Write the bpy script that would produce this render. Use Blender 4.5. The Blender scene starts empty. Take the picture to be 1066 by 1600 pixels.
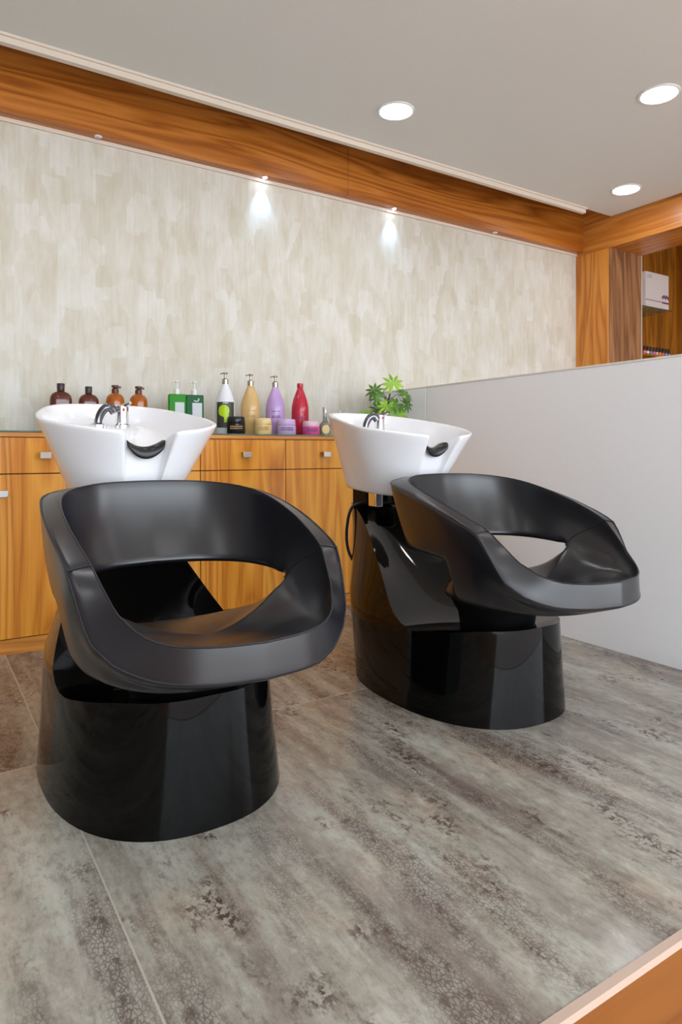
import bpy, bmesh, math, random
from mathutils import Vector, Matrix
random.seed(7)
PI = math.pi
S = bpy.context.scene
COL = S.collection

# ------------------------------------------------------------------ camera
CAM_H = 0.82
cam_d = bpy.data.cameras.new('camera')
cam = bpy.data.objects.new('camera', cam_d)
COL.objects.link(cam)
cam.location = (0, 0, CAM_H)
cam.rotation_euler = (PI / 2, 0, -math.radians(32.41))
cam_d.sensor_width = 36
cam_d.lens = 36 * 1045 / 1600
cam_d.shift_y = -96 / 1600
cam_d.clip_start = 0.02
S.camera = cam

# ------------------------------------------------------------------ light
S.view_settings.view_transform = 'Standard'
S.view_settings.look = 'None'
S.view_settings.gamma = 1
S.view_settings.use_curve_mapping = False
EXPOSURE = 1.0
S.view_settings.exposure = EXPOSURE
WORLD_STRENGTH = 3.5
LAMP_STRENGTH = 20.0
SPOT_WATT = 3.0
w = bpy.data.worlds.new('world')
S.world = w
w.use_nodes = True
bg = w.node_tree.nodes['Background']
# open shop front behind the camera: pale daylight above, dimmed below horizon for darker reflections
_nt = w.node_tree
_tc = _nt.nodes.new('ShaderNodeTexCoord')
_sp = _nt.nodes.new('ShaderNodeSeparateXYZ')
_rp = _nt.nodes.new('ShaderNodeValToRGB')
_mr = _nt.nodes.new('ShaderNodeMapRange')
_nt.links.new(_tc.outputs['Generated'], _sp.inputs[0])
_mr.inputs['From Min'].default_value = -1
_nt.links.new(_sp.outputs[2], _mr.inputs['Value'])
_nt.links.new(_mr.outputs[0], _rp.inputs[0])
_rp.color_ramp.elements[0].position = 0.44
_rp.color_ramp.elements[0].color = (0.40, 0.41, 0.42, 1)
_rp.color_ramp.elements[1].position = 0.53
_rp.color_ramp.elements[1].color = (0.84, 0.92, 1.0, 1)
_nt.links.new(_rp.outputs[0], bg.inputs[0])
bg.inputs[1].default_value = WORLD_STRENGTH


# ------------------------------------------------------------------ materials
def srgb(r, g, b):
    f = lambda c: (c / 255 / 12.92) if c / 255 <= 0.04045 else ((c / 255 + 0.055) / 1.055) ** 2.4
    return (f(r), f(g), f(b), 1)


class NT:
    def __init__(self, name):
        self.m = bpy.data.materials.new(name)
        self.m.use_nodes = True
        self.t = self.m.node_tree
        self.p = self.t.nodes['Principled BSDF']

    def n(self, typ, **kw):
        o = self.t.nodes.new(typ)
        for k, v in kw.items():
            if k.startswith('i_'):
                key = k[2:]
                key = int(key) if key.isdigit() else key.replace('_', ' ')
                o.inputs[key].default_value = v
            else:
                setattr(o, k, v)
        return o

    def l(self, a, b):
        self.t.links.new(a, b)

    def math(self, op, a, b=None, c=None):
        o = self.n('ShaderNodeMath', operation=op)
        for i, v in enumerate((a, b, c)):
            if v is None:
                continue
            if isinstance(v, (int, float)):
                o.inputs[i].default_value = v
            else:
                self.l(v, o.inputs[i])
        return o.outputs[0]

    def ramp(self, fac, stops):
        o = self.n('ShaderNodeValToRGB')
        e = o.color_ramp.elements
        while len(e) < len(stops):
            e.new(0.5)
        for i, (pos, c) in enumerate(stops):
            e[i].position = pos
            e[i].color = c if len(c) == 4 else (*c, 1)
        self.l(fac, o.inputs[0])
        return o.outputs[0]

    def mix(self, fac, a, b, mode='MIX'):
        o = self.n('ShaderNodeMix', data_type='RGBA', blend_type=mode)
        for key, v in ((0, fac), (6, a), (7, b)):
            if isinstance(v, (int, float)):
                o.inputs[key].default_value = v
            elif isinstance(v, tuple):
                o.inputs[key].default_value = v
            else:
                self.l(v, o.inputs[key])
        return o.outputs[2]

    def coords(self, scale=(1, 1, 1), loc=(0, 0, 0)):
        tc = self.n('ShaderNodeTexCoord')
        mp = self.n('ShaderNodeMapping')
        mp.inputs['Scale'].default_value = scale
        mp.inputs['Location'].default_value = loc
        self.l(tc.outputs['Object'], mp.inputs[0])
        return mp.outputs[0]

    def noise(self, vec, scale=1, detail=4, rough=0.5, dist=0):
        o = self.n('ShaderNodeTexNoise', i_Scale=scale, i_Detail=detail, i_Roughness=rough, i_Distortion=dist)
        self.l(vec, o.inputs['Vector'])
        return o.outputs[0]

    def bump(self, h, strength=0.2, dist=0.002):
        b = self.n('ShaderNodeBump', i_Strength=strength, i_Distance=dist)
        self.l(h, b.inputs['Height'])
        self.l(b.outputs[0], self.p.inputs['Normal'])


def plain(name, col, rough=0.4, metal=0, spec=0.5, trans=0, emit=0, coat=0, bumpy=0, ior=1.45):
    m = NT(name)
    v = m.coords()
    nz = m.noise(v, 35, 3)
    c = m.ramp(nz, [(0.0, tuple(x * 0.985 for x in col[:3])), (1.0, tuple(min(1, x * 1.01) for x in col[:3]))])
    m.l(c, m.p.inputs['Base Color'])
    m.p.inputs['Roughness'].default_value = rough
    m.p.inputs['Metallic'].default_value = metal
    m.p.inputs['Specular IOR Level'].default_value = spec
    m.p.inputs['Transmission Weight'].default_value = trans
    m.p.inputs['Coat Weight'].default_value = coat
    m.p.inputs['IOR'].default_value = ior
    if emit:
        m.p.inputs['Emission Color'].default_value = col
        m.p.inputs['Emission Strength'].default_value = emit
    if bumpy:
        m.bump(m.noise(v, 160, 4), bumpy, 0.001)
    return m.m


def wood(name, axis, dark, mid, light, rough=0.32, seed=0.0, across=7.0, rings=7.0):
    """veneer with long figure and fine pores, grain running along one axis"""
    m = NT(name)
    sc = [across] * 3
    sc['xyz'.index(axis)] = 0.55
    v = m.coords(tuple(sc), (seed, seed * 1.7, seed * 0.6))
    n1 = m.noise(v, 1.0, 2, 0.45, 0.35)
    ring = m.math('PINGPONG', m.math('MULTIPLY', n1, rings), 0.5)
    ring = m.math('MULTIPLY', ring, 2.0)
    fs = [150] * 3
    fs['xyz'.index(axis)] = 3.0
    fib = m.noise(m.coords(tuple(fs), (seed, 0, 0)), 1.0, 3, 0.6)
    blotch = m.noise(m.coords(tuple(s * 0.35 for s in sc), (seed + 5, 2, 1)), 1.0, 2)
    f = m.math('ADD', m.math('MULTIPLY', ring, 0.36), m.math('ADD', m.math('MULTIPLY', fib, 0.36), m.math('MULTIPLY', blotch, 0.48)))
    c = m.ramp(f, [(0.22, dark), (0.50, mid), (0.78, light)])
    m.l(c, m.p.inputs['Base Color'])
    m.p.inputs['Roughness'].default_value = rough
    m.bump(fib, 0.08, 0.001)
    return m.m


W_D, W_M, W_L = srgb(128, 66, 16), srgb(186, 112, 38), srgb(212, 142, 62)
wood_v = wood('wood_door', 'z', srgb(146, 80, 14), srgb(214, 134, 36), srgb(236, 166, 62), seed=3.1)
wood_v2 = wood('wood_door_b', 'z', srgb(146, 80, 14), srgb(214, 134, 36), srgb(236, 166, 62), seed=9.4)
wood_h = wood('wood_beam', 'x', srgb(98, 48, 12), srgb(164, 92, 26), srgb(196, 122, 48), seed=1.3, across=9)
wood_y = wood('wood_beam_side', 'y', srgb(134, 72, 20), srgb(196, 118, 44), srgb(218, 146, 70), seed=6.2, across=9)
wood_post = wood('wood_post', 'z', srgb(140, 76, 20), srgb(202, 124, 42), srgb(224, 150, 62), seed=8.8)
wood_top = wood('wood_counter', 'x', srgb(156, 88, 26), srgb(206, 134, 54), srgb(226, 158, 74), seed=4.5, across=12)
wood_riser = wood('wood_riser', 'x', srgb(92, 48, 14), srgb(120, 68, 24), srgb(134, 80, 32), seed=2.2, across=6, rough=0.35)
wood_smoke = wood('wood_reveal_shaded', 'z', srgb(84, 54, 34), srgb(140, 98, 66), srgb(168, 124, 88), seed=7.7)  # greyer, darker veneer: shade on the reveal face put into its colour
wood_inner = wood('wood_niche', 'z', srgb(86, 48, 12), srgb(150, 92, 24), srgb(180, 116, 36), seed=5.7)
lip_mat = plain('lip_laminate', srgb(192, 168, 152), 0.3)
plaster = plain('ceiling_plaster', srgb(224, 224, 221), 0.85, spec=0.2)
trim_white = plain('trim_paint', srgb(226, 214, 200), 0.6)
panel_white = plain('partition_laminate', srgb(238, 239, 242), 0.28)
edge_white = plain('partition_edge', srgb(228, 222, 214), 0.4)
gap_dark = plain('shadow_gap', srgb(38, 20, 8), 0.8)
ceramic = plain('white_ceramic', srgb(238, 238, 242), 0.12, coat=0.3)
chrome = plain('chrome', srgb(225, 225, 228), 0.10, metal=1)
dark_chrome = plain('dark_chrome', srgb(120, 120, 126), 0.15, metal=1)
steel = plain('brushed_steel', srgb(205, 202, 196), 0.33, metal=0.85)
gloss_black = plain('gloss_black_fibreglass', srgb(4, 4, 4), 0.04, spec=0.26)
rubber = plain('black_rubber', srgb(24, 24, 28), 0.30)
matt_black = plain('matt_black', srgb(6, 6, 7), 0.5, spec=0.2)
red_dot = plain('red_mark', srgb(190, 20, 60), 0.4)


def leather_mat():
    m = NT('black_leather')
    v = m.coords()
    nz = m.noise(v, 9, 3)
    c = m.ramp(nz, [(0.0, srgb(14, 15, 21)), (1.0, srgb(18, 19, 26))])
    m.l(c, m.p.inputs['Base Color'])
    r = m.ramp(m.noise(v, 14, 3), [(0.0, (0.26,) * 3), (1.0, (0.31,) * 3)])
    m.l(r, m.p.inputs['Roughness'])
    m.p.inputs['Specular IOR Level'].default_value = 0.75
    return m.m


leather = leather_mat()
piping_mat = plain('leather_piping', srgb(30, 30, 36), 0.35)


def wallpaper_mat():
    m = NT('wallpaper')
    a = m.noise(m.coords((11, 11, 4.0)), 1, 5, 0.65, 0.3)
    b = m.noise(m.coords((60, 60, 5), (3, 0, 0)), 1, 3, 0.6)
    br = m.n('ShaderNodeTexVoronoi', feature='F1', distance='CHEBYCHEV', i_Scale=1.0)
    m.l(m.coords((14, 14, 6)), br.inputs['Vector'])
    sep = m.n('ShaderNodeSeparateColor')
    m.l(br.outputs['Color'], sep.inputs[0])
    f = m.math('ADD', m.math('MULTIPLY', a, 0.62), m.math('ADD', m.math('MULTIPLY', b, 0.30), m.math('MULTIPLY', sep.outputs[0], 0.16)))
    c = m.ramp(f, [(0.32, srgb(190, 181, 160)), (0.50, srgb(202, 196, 182)), (0.68, srgb(213, 210, 203))])
    m.l(c, m.p.inputs['Base Color'])
    m.p.inputs['Roughness'].default_value = 0.6
    m.bump(b, 0.15, 0.001)
    return m.m


def floor_mat():
    m = NT('distressed_tile')
    tc = m.n('ShaderNodeTexCoord')
    sp = m.n('ShaderNodeSeparateXYZ')
    m.l(tc.outputs['Object'], sp.inputs[0])
    X, Y = sp.outputs[0], sp.outputs[1]
    tx = m.math('DIVIDE', m.math('SUBTRACT', X, 0.30), 2.4)
    ty = m.math('DIVIDE', m.math('SUBTRACT', Y, 1.90), 2.4)
    ix, iy = m.math('FLOOR', tx), m.math('FLOOR', ty)
    fx, fy = m.math('FRACT', tx), m.math('FRACT', ty)
    ox = m.math('ADD', X, m.math('MULTIPLY', iy, 3.7))
    oy = m.math('ADD', Y, m.math('MULTIPLY', ix, 5.3))
    cb = m.n('ShaderNodeCombineXYZ')
    m.l(ox, cb.inputs[0])
    m.l(oy, cb.inputs[1])

    def mp(sx, sy, lx=0, ly=0):
        o = m.n('ShaderNodeMapping')
        o.inputs['Scale'].default_value = (sx, sy, 1)
        o.inputs['Location'].default_value = (lx, ly, 0)
        m.l(cb.outputs[0], o.inputs[0])
        return o.outputs[0]
    base = m.noise(mp(6.5, 1.1), 1, 6, 0.62, 0.4)
    c = m.ramp(base, [(0.32, srgb(116, 106, 98)), (0.44, srgb(152, 147, 136)), (0.56, srgb(170, 168, 157)), (0.70, srgb(190, 190, 180))])
    tint = m.noise(mp(4.0, 2.2, 9, 4), 1, 4, 0.6)
    c = m.mix(m.ramp(tint, [(0.52, (0, 0, 0)), (0.70, (0.55,) * 3)]), c, srgb(184, 160, 138))
    tint2 = m.noise(mp(6.0, 1.0, 3, 14), 1, 4, 0.6)
    c = m.mix(m.ramp(tint2, [(0.50, (0, 0, 0)), (0.72, (0.75,) * 3)]), c, srgb(128, 112, 108))
    fine = m.noise(mp(90, 26), 1, 3, 0.7)
    c = m.mix(m.ramp(fine, [(0.30, (0.35,) * 3), (0.50, (0, 0, 0))]), c, srgb(120, 110, 100))
    grit = m.noise(mp(38, 20, 4, 2), 1, 6, 0.75)
    c = m.mix(m.ramp(grit, [(0.36, (0.55,) * 3), (0.50, (0, 0, 0))]), c, srgb(122, 110, 100))
    c = m.mix(m.ramp(grit, [(0.54, (0, 0, 0)), (0.70, (0.6,) * 3)]), c, srgb(196, 192, 178))
    # band mask of worn streaks running along the tile
    mask = m.noise(mp(7.5, 0.9, 21, 3), 1, 5, 0.62, 0.2)
    mask_s = m.ramp(mask, [(0.48, (0, 0, 0)), (0.60, (1, 1, 1))])
    vo = m.n('ShaderNodeTexVoronoi', feature='DISTANCE_TO_EDGE', i_Scale=1.0)
    wob = m.n('ShaderNodeVectorMath', operation='ADD')
    m.l(mp(150, 85), wob.inputs[0])
    nn = m.n('ShaderNodeTexNoise', i_Scale=1.0, i_Detail=3.0)
    m.l(mp(80, 60), nn.inputs['Vector'])
    m.l(nn.outputs[1], wob.inputs[1])
    m.l(wob.outputs[0], vo.inputs['Vector'])
    crack = m.ramp(vo.outputs[0], [(0.05, (1, 1, 1)), (0.16, (0, 0, 0))])
    speck = m.noise(mp(46, 30, 5, 5), 1, 5, 0.75)
    speck = m.ramp(speck, [(0.52, (0, 0, 0)), (0.60, (1, 1, 1))])
    k = m.math('MULTIPLY', mask_s, m.math('MAXIMUM', m.math('MULTIPLY', crack, 0.62), m.math('MULTIPLY', speck, 0.8)))
    c = m.mix(m.math('MULTIPLY', mask_s, 0.30), c, srgb(112, 98, 92))
    c = m.mix(m.math('MULTIPLY', k, 0.95), c, srgb(72, 56, 50))
    m2 = m.noise(mp(7, 3.0, 2, 31), 1, 5, 0.65)
    m2 = m.ramp(m2, [(0.55, (0, 0, 0)), (0.64, (1, 1, 1))])
    k2 = m.math('MULTIPLY', m2, m.ramp(m.noise(mp(70, 50, 1, 8), 1, 3, 0.7), [(0.47, (0, 0, 0)), (0.55, (1, 1, 1))]))
    c = m.mix(m.math('MULTIPLY', k2, 0.9), c, srgb(74, 54, 47))
    ed = m.math('MINIMUM', m.math('MINIMUM', fx, m.math('SUBTRACT', 1, fx)), m.math('MINIMUM', fy, m.math('SUBTRACT', 1, fy)))
    joint = m.math('LESS_THAN', ed, 0.0008)
    c = m.mix(m.math('MULTIPLY', joint, 0.75), c, srgb(196, 188, 176))
    m.l(c, m.p.inputs['Base Color'])
    r = m.ramp(m.noise(mp(20, 10), 1, 4), [(0.3, (0.13,) * 3), (0.7, (0.24,) * 3)])
    m.l(r, m.p.inputs['Roughness'])
    m.bump(m.math('SUBTRACT', m.math('MULTIPLY', fine, 0.3), k), 0.12, 0.001)
    return m.m


# ------------------------------------------------------------------ mesh helpers
def tag(o, label=None, cat=None, group=None, kind=None):
    if label: o['label'] = label
    if cat: o['category'] = cat
    if group: o['group'] = group
    if kind: o['kind'] = kind
    return o


def link_bm(name, bm, mat, parent=None, smooth=True, bevel=0, loc=(0, 0, 0), angle=40, recalc=True):
    if recalc:
        bmesh.ops.recalc_face_normals(bm, faces=bm.faces)
    me = bpy.data.meshes.new(name)
    bm.to_mesh(me)
    bm.free()
    for f in me.polygons:
        f.use_smooth = smooth
    if smooth:
        try:
            me.set_sharp_from_angle(angle=math.radians(angle))
        except Exception:
            pass
    for mm in (mat if isinstance(mat, (list, tuple)) else [mat]):
        me.materials.append(mm)
    o = bpy.data.objects.new(name, me)
    COL.objects.link(o)
    o.location = loc
    if parent: o.parent = parent
    if bevel:
        b = o.modifiers.new('bevel', 'BEVEL')
        b.width = bevel
        b.segments = 3
        b.limit_method = 'ANGLE'
        b.angle_limit = math.radians(35)
    return o


def empty(name, loc, label, cat, group=None):
    o = bpy.data.objects.new(name, None)
    COL.objects.link(o)
    o.location = loc
    o.empty_display_size = 0.05
    return tag(o, label, cat, group)


def box(bm, x0, x1, y0, y1, z0, z1):
    v = [bm.verts.new(p) for p in ((x0, y0, z0), (x1, y0, z0), (x1, y1, z0), (x0, y1, z0), (x0, y0, z1), (x1, y0, z1), (x1, y1, z1), (x0, y1, z1))]
    for f in ((0, 3, 2, 1), (4, 5, 6, 7), (0, 1, 5, 4), (1, 2, 6, 5), (2, 3, 7, 6), (3, 0, 4, 7)):
        bm.faces.new([v[i] for i in f])


def boxo(name, mat, b, parent=None, bevel=0.0, loc=(0, 0, 0)):
    bm = bmesh.new()
    box(bm, *b)
    return link_bm(name, bm, mat, parent, smooth=bevel > 0, bevel=bevel, loc=loc)


def lathe(bm, prof, n=28, c=(0, 0), sx=1, sy=1, p=2.0):
    rings = []
    for r, z in prof:
        ring = []
        for i in range(n):
            a = 2 * PI * i / n
            ca, sa = math.cos(a), math.sin(a)
            k = (abs(ca) ** p + abs(sa) ** p) ** (-1 / p)
            ring.append(bm.verts.new((c[0] + r * ca * k * sx, c[1] + r * sa * k * sy, z)))
        rings.append(ring)
    for a, b in zip(rings, rings[1:]):
        for i in range(n):
            bm.faces.new((a[i], a[(i + 1) % n], b[(i + 1) % n], b[i]))
    bm.faces.new(list(reversed(rings[0])))
    bm.faces.new(rings[-1])


def tube(bm, pts, r, n=10, closed=False, r2=None):
    pts = [Vector(p) for p in pts]
    m = len(pts)
    rings = []
    prev = None
    for i, p in enumerate(pts):
        if closed:
            t = (pts[(i + 1) % m] - pts[i - 1]).normalized()
        else:
            t = (pts[min(i + 1, m - 1)] - pts[max(i - 1, 0)]).normalized()
        if prev is None:
            up = Vector((0, 0, 1)) if abs(t.z) < 0.9 else Vector((1, 0, 0))
            a = t.cross(up).normalized()
        else:
            a = (prev - t * prev.dot(t)).normalized()
        prev = a
        b = t.cross(a)
        rr = r if r2 is None else r + (r2 - r) * i / (m - 1)
        rings.append([bm.verts.new(p + (a * math.cos(2 * PI * k / n) + b * math.sin(2 * PI * k / n)) * rr) for k in range(n)])
    last = m if closed else m - 1
    for i in range(last):
        A, B = rings[i], rings[(i + 1) % m]
        for k in range(n):
            bm.faces.new((A[k], A[(k + 1) % n], B[(k + 1) % n], B[k]))
    if not closed:
        bm.faces.new(list(reversed(rings[0])))
        bm.faces.new(rings[-1])


def cat(pts, t):
    """Catmull-Rom through a list of tuples, t in 0..len-1"""
    n = len(pts)
    i = min(int(t), n - 2)
    f = t - i
    P = [pts[max(i - 1, 0)], pts[i], pts[i + 1], pts[min(i + 2, n - 1)]]
    out = []
    for a, b, c, d in zip(*P):
        out.append(0.5 * (2 * b + (c - a) * f + (2 * a - 5 * b + 4 * c - d) * f * f + (3 * b - a - 3 * c + d) * f ** 3))
    return tuple(out)


def card(pts, t, k=0.55):
    n = len(pts)
    i = min(int(t), n - 2)
    f = t - i
    P = [pts[max(i - 1, 0)], pts[i], pts[i + 1], pts[min(i + 2, n - 1)]]
    h1, h2, h3, h4 = 2*f**3 - 3*f*f + 1, f**3 - 2*f*f + f, -2*f**3 + 3*f*f, f**3 - f*f
    return tuple(b * h1 + (c - a) / 2 * k * h2 + c * h3 + (d - b) / 2 * k * h4 for a, b, c, d in zip(*P))


def smooth_path(pts, k=6):
    return [cat(pts, i / k) for i in range((len(pts) - 1) * k + 1)]


def interp(tab, x):
    if x <= tab[0][0]: return tab[0][1]
    for (a, va), (b, vb) in zip(tab, tab[1:]):
        if x <= b:
            return va + (vb - va) * (x - a) / (b - a)
    return tab[-1][1]


# ------------------------------------------------------------------ room
WALL_Y, SOF_Y, SOF_Z = 3.45, 3.38, 2.36
WALL_X = 4.38
CEIL = 2.56
ST = 'structure'
tag(boxo('floor', floor_mat(), (-2.2, 4.4, 0.654, 3.5, -0.10, 0)), kind=ST)
tag(boxo('floor_lower', wood('lower_floor_wood', 'x', srgb(120, 80, 50), srgb(150, 104, 66), srgb(170, 122, 82), seed=12), (-2.2, 4.4, -1.6, 0.66, -0.30, -0.18)), kind=ST)
tag(boxo('wall_back', wallpaper_mat(), (-2.2, WALL_X, WALL_Y, WALL_Y + 0.1, -0.1, 2.9)), kind=ST)
tag(boxo('wall_left', plain('side_wall_paint', srgb(150, 142, 134), 0.6), (-2.3, -2.2, -3.6, 3.55, -0.3, 2.9)), kind=ST)
tag(boxo('ceiling', plaster, (-2.2, 4.36, -3.6, 3.12, CEIL, CEIL + 0.05)), kind=ST)
tag(boxo('ceiling_slab', plaster, (-2.2, 6.6, -3.6, 3.9, 2.90, 2.98)), kind=ST)
# back soffit beam, in two veneer lengths
bm = bmesh.new()
box(bm, -2.2, 2.196, SOF_Y, WALL_Y, SOF_Z, 2.90)
box(bm, 2.198, WALL_X, SOF_Y, WALL_Y, SOF_Z, 2.90)
tag(link_bm('trim_1', bm, wood_h, smooth=True, bevel=0.002), kind=ST)
tag(boxo('trim_2', trim_white, (-2.2, WALL_X, WALL_Y - 0.012, WALL_Y, SOF_Z - 0.018, SOF_Z)), kind=ST)
# raised ceiling edge strip
bm = bmesh.new()
box(bm, -2.2, 4.06, 3.095, 3.12, CEIL - 0.012, CEIL)
box(bm, -2.2, 4.05, 3.105, 3.135, CEIL - 0.038, CEIL - 0.012)
tag(link_bm('trim_3', bm, trim_white, smooth=False), kind=ST)
# right wall: wood frame round an opening, post + beam + reveal
bm = bmesh.new()
box(bm, WALL_X, 4.78, 3.157, WALL_Y + 0.1, -0.1, 2.34)
wr = tag(link_bm('wall_right', bm, wood_post, smooth=True, bevel=0.003), kind=ST)
bm = bmesh.new()
box(bm, WALL_X, 4.78, -3.6, WALL_Y + 0.1, 2.34, 2.90)
tag(link_bm('trim_4', bm, wood_y, smooth=True, bevel=0.003), kind=ST)
# closet behind the opening
tag(boxo('wall_niche_back', wood_inner, (4.78, 6.6, 3.60, 3.70, -0.1, 2.9)), kind=ST)
tag(boxo('wall_niche_right', wood_inner, (6.0, 6.1, -1.0, 3.60, -0.1, 2.9)), kind=ST)
tag(boxo('floor_niche', wood_riser, (4.4, 6.0, -1.0, 3.6, -0.10, -0.001)), kind=ST)
tag(boxo('trim_7', wood_smoke, (WALL_X + 0.004, 4.775, 3.149, 3.1568, 0.0, 2.34)), kind=ST)  # facing board on the reveal, with the shade painted into its wood
tag(boxo('trim_8', plain('edge_strip_white', srgb(206, 200, 190), .3), (4.775, 4.783, 3.147, 3.1568, 0.0, 2.34)), kind=ST)
# platform edge
tag(boxo('trim_5', lip_mat, (-2.2, 4.4, 0.639, 0.654, -0.012, 0.0015)), kind=ST)
tag(boxo('trim_6', wood_riser, (-2.2, 4.4, 0.641, 0.654, -0.18, -0.012)), kind=ST)

# ------------------------------------------------------------------ partition
pt = empty('partition_screen', (2.41, 2.0, 0), 'low glossy white partition panel with pale top edge at right of the basins', 'partition')
boxo('panel', panel_white, (0, 0.05, -1.34, 0.905, 0, 1.172), pt, 0.002)
boxo('panel', panel_white, (0, 0.05, 0.91, 1.445, 0, 1.172), pt, 0.002)
boxo('top_edge', edge_white, (-0.002, 0.052, -1.34, 1.445, 1.172, 1.180), pt, 0.001)

# ------------------------------------------------------------------ cabinets
CF = 2.97
DW = 0.446


def cabinet(i, x0, x1, label):
    wv = wood_v if i % 2 else wood_v2
    t = empty('base_cabinet', ((x0 + x1) / 2, CF, 0), label, 'cabinet', 'base cabinets under the counter')
    h = (x1 - x0) / 2
    boxo('carcass', gap_dark, (-h + 0.001, h - 0.001, 0.020, 0.475, 0.062, 0.874), t)
    boxo('toe_kick', wood_top, (-h, h, 0.012, 0.03, 0.0, 0.060), t)
    d = boxo('drawer', wv, (-h + 0.002, h - 0.002, 0, 0.019, 0.728, 0.873), t, 0.001)
    bm = bmesh.new()
    box(bm, -0.021, 0.021, -0.030, -0.004, 0.810, 0.814)
    box(bm, -0.021, 0.021, -0.034, -0.028, 0.787, 0.814)
    box(bm, -0.006, 0.006, -0.028, 0.001, 0.800, 0.810)
    link_bm('knob', bm, steel, d, bevel=0.002)
    dr = boxo('door', wv, (-h + 0.002, h - 0.002, 0, 0.019, 0.066, 0.724), t, 0.001)
    bm = bmesh.new()
    s = 1 if label.startswith('R:') else -1
    cx = s * (h - 0.064)
    box(bm, cx - 0.021, cx + 0.021, -0.034, -0.028, 0.635, 0.662)
    box(bm, cx - 0.021, cx + 0.021, -0.030, -0.004, 0.658, 0.662)
    box(bm, cx - 0.006, cx + 0.006, -0.028, 0.001, 0.645, 0.656)
    link_bm('handle', bm, steel, dr, bevel=0.002)
    if label.startswith('R:'):
        t['label'] = label[2:]
    return t


X0 = 0.221
cabinet(0, X0 - DW, X0, 'wood veneer base cabinet past the left end of the visible counter')
cabinet(1, X0, X0 + DW, 'wood veneer base cabinet leftmost, drawer knob left of the front basin')
cabinet(2, X0 + DW, X0 + 2 * DW, 'wood veneer base cabinet mostly hidden behind the left shampoo chair')
cabinet(3, X0 + 2 * DW, X0 + 3 * DW, 'wood veneer base cabinet below the white pump bottle and black jar')
cabinet(4, X0 + 3 * DW, X0 + 4 * DW, 'R:wood veneer base cabinet below the pink jar, beside the right basin')
cabinet(5, X0 + 4 * DW, 2.408, 'wood veneer base cabinet in the corner against the white partition')
tag(boxo('counter_board', wood_top, (X0 - DW, 2.408, CF - 0.008, WALL_Y - 0.002, 0.875, 0.893), None, 0.002),
    'long wooden counter board running over the row of cabinets', 'worktop')
glassy = plain('green_edge_glass', srgb(196, 232, 220), 0.03, trans=0.9, ior=1.5)
tag(boxo('glass_counter_top', glassy, (X0 - DW, 2.408, CF - 0.012, WALL_Y - 0.003, 0.8935, 0.900), None, 0.001),
    'thin clear glass sheet with green edge lying on the wooden counter', 'glass top')


# ------------------------------------------------------------------ ceiling lamps
lens_mat = plain('lamp_lens', (0.98, 0.99, 1.0, 1), 0.5, emit=LAMP_STRENGTH)
ring_mat = plain('lamp_ring', srgb(240, 240, 240), 0.4)


def downlight(x, y, label, group=None):
    t = empty('ceiling_light', (x, y, CEIL), label, 'ceiling light', group or 'round recessed downlights')
    bm = bmesh.new()
    n = 40
    prof = [(0.096, -0.0005), (0.095, -0.005), (0.084, -0.007), (0.080, -0.003), (0.080, 0.0)]
    rings = [[bm.verts.new((r * math.cos(2 * PI * i / n), r * math.sin(2 * PI * i / n), z)) for i in range(n)] for r, z in prof]
    for a, b in zip(rings, rings[1:]):
        for i in range(n):
            bm.faces.new((a[i], a[(i + 1) % n], b[(i + 1) % n], b[i]))
    link_bm('trim_ring', bm, ring_mat, t)
    bm = bmesh.new()
    lathe(bm, [(0.079, -0.001), (0.079, -0.004)], 40)
    link_bm('lens', bm, lens_mat, t)


downlight(2.073, 2.74, 'round white recessed ceiling light nearest the wooden beam, above the basins')
downlight(3.06, 1.923, 'round white recessed ceiling light at upper right corner of the photo')
downlight(3.99, 2.742, 'round white recessed ceiling light close to the wood frame corner')
for x, y in ((0.1, 2.6), (1.1, 1.9), (0.1, 1.1), (2.07, 0.9), (3.99, 1.0), (1.1, 0.0), (3.06, 0.0), (-0.9, 0.2), (0.1, -1.2), (2.07, -1.2), (-1.2, 1.9)):  # extra unseen lamps, added to light the room
    downlight(x, y, 'unseen round white ceiling light added for extra lighting nearer the camera', 'unseen ceiling lights added for lighting')

spot_lens = plain('spot_lens', (0.75, 0.86, 1.0, 1), 0.4, emit=40)
spot_off = plain('spot_lens_off', srgb(214, 212, 208), 0.4)


def mini_spot(x, on, label):
    t = empty('mini_spotlight', (x, 3.405, SOF_Z), label, 'spotlight', 'small spotlights under the wooden beam')
    bm = bmesh.new()
    lathe(bm, [(0.019, 0.0), (0.019, -0.003), (0.015, -0.005)], 24)
    link_bm('housing_ring', bm, steel if on else ring_mat, t)
    bm = bmesh.new()
    lathe(bm, [(0.011, -0.005), (0.010, -0.007)], 20)
    link_bm('lens', bm, spot_lens if on else spot_off, t)
    if on:
        ld = bpy.data.lights.new('spot_bulb', 'SPOT')
        ld.energy = SPOT_WATT
        ld.color = (0.42, 0.66, 1.0)
        ld.spot_size = math.radians(62)
        ld.spot_blend = 0.9
        ld.shadow_soft_size = 0.008
        lo = bpy.data.objects.new('spot_bulb', ld)
        COL.objects.link(lo)
        lo.parent = t
        lo.location = (0, 0.0, -0.012)
        lo.rotation_euler = (math.radians(8), 0, 0)


mini_spot(0.752, False, 'unlit small spotlight leftmost under the wooden beam')
mini_spot(1.656, True, 'lit blue-white small spotlight under the beam, left of the two lit')
mini_spot(2.563, True, 'lit blue-white small spotlight under the beam, right of the two lit')
mini_spot(3.45, False, 'unlit small spotlight under the beam near the wooden corner post')


# ------------------------------------------------------------------ shampoo unit (mesh coordinates: x about the centre line, y absolute - 1.72)
Y0 = 1.72


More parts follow.
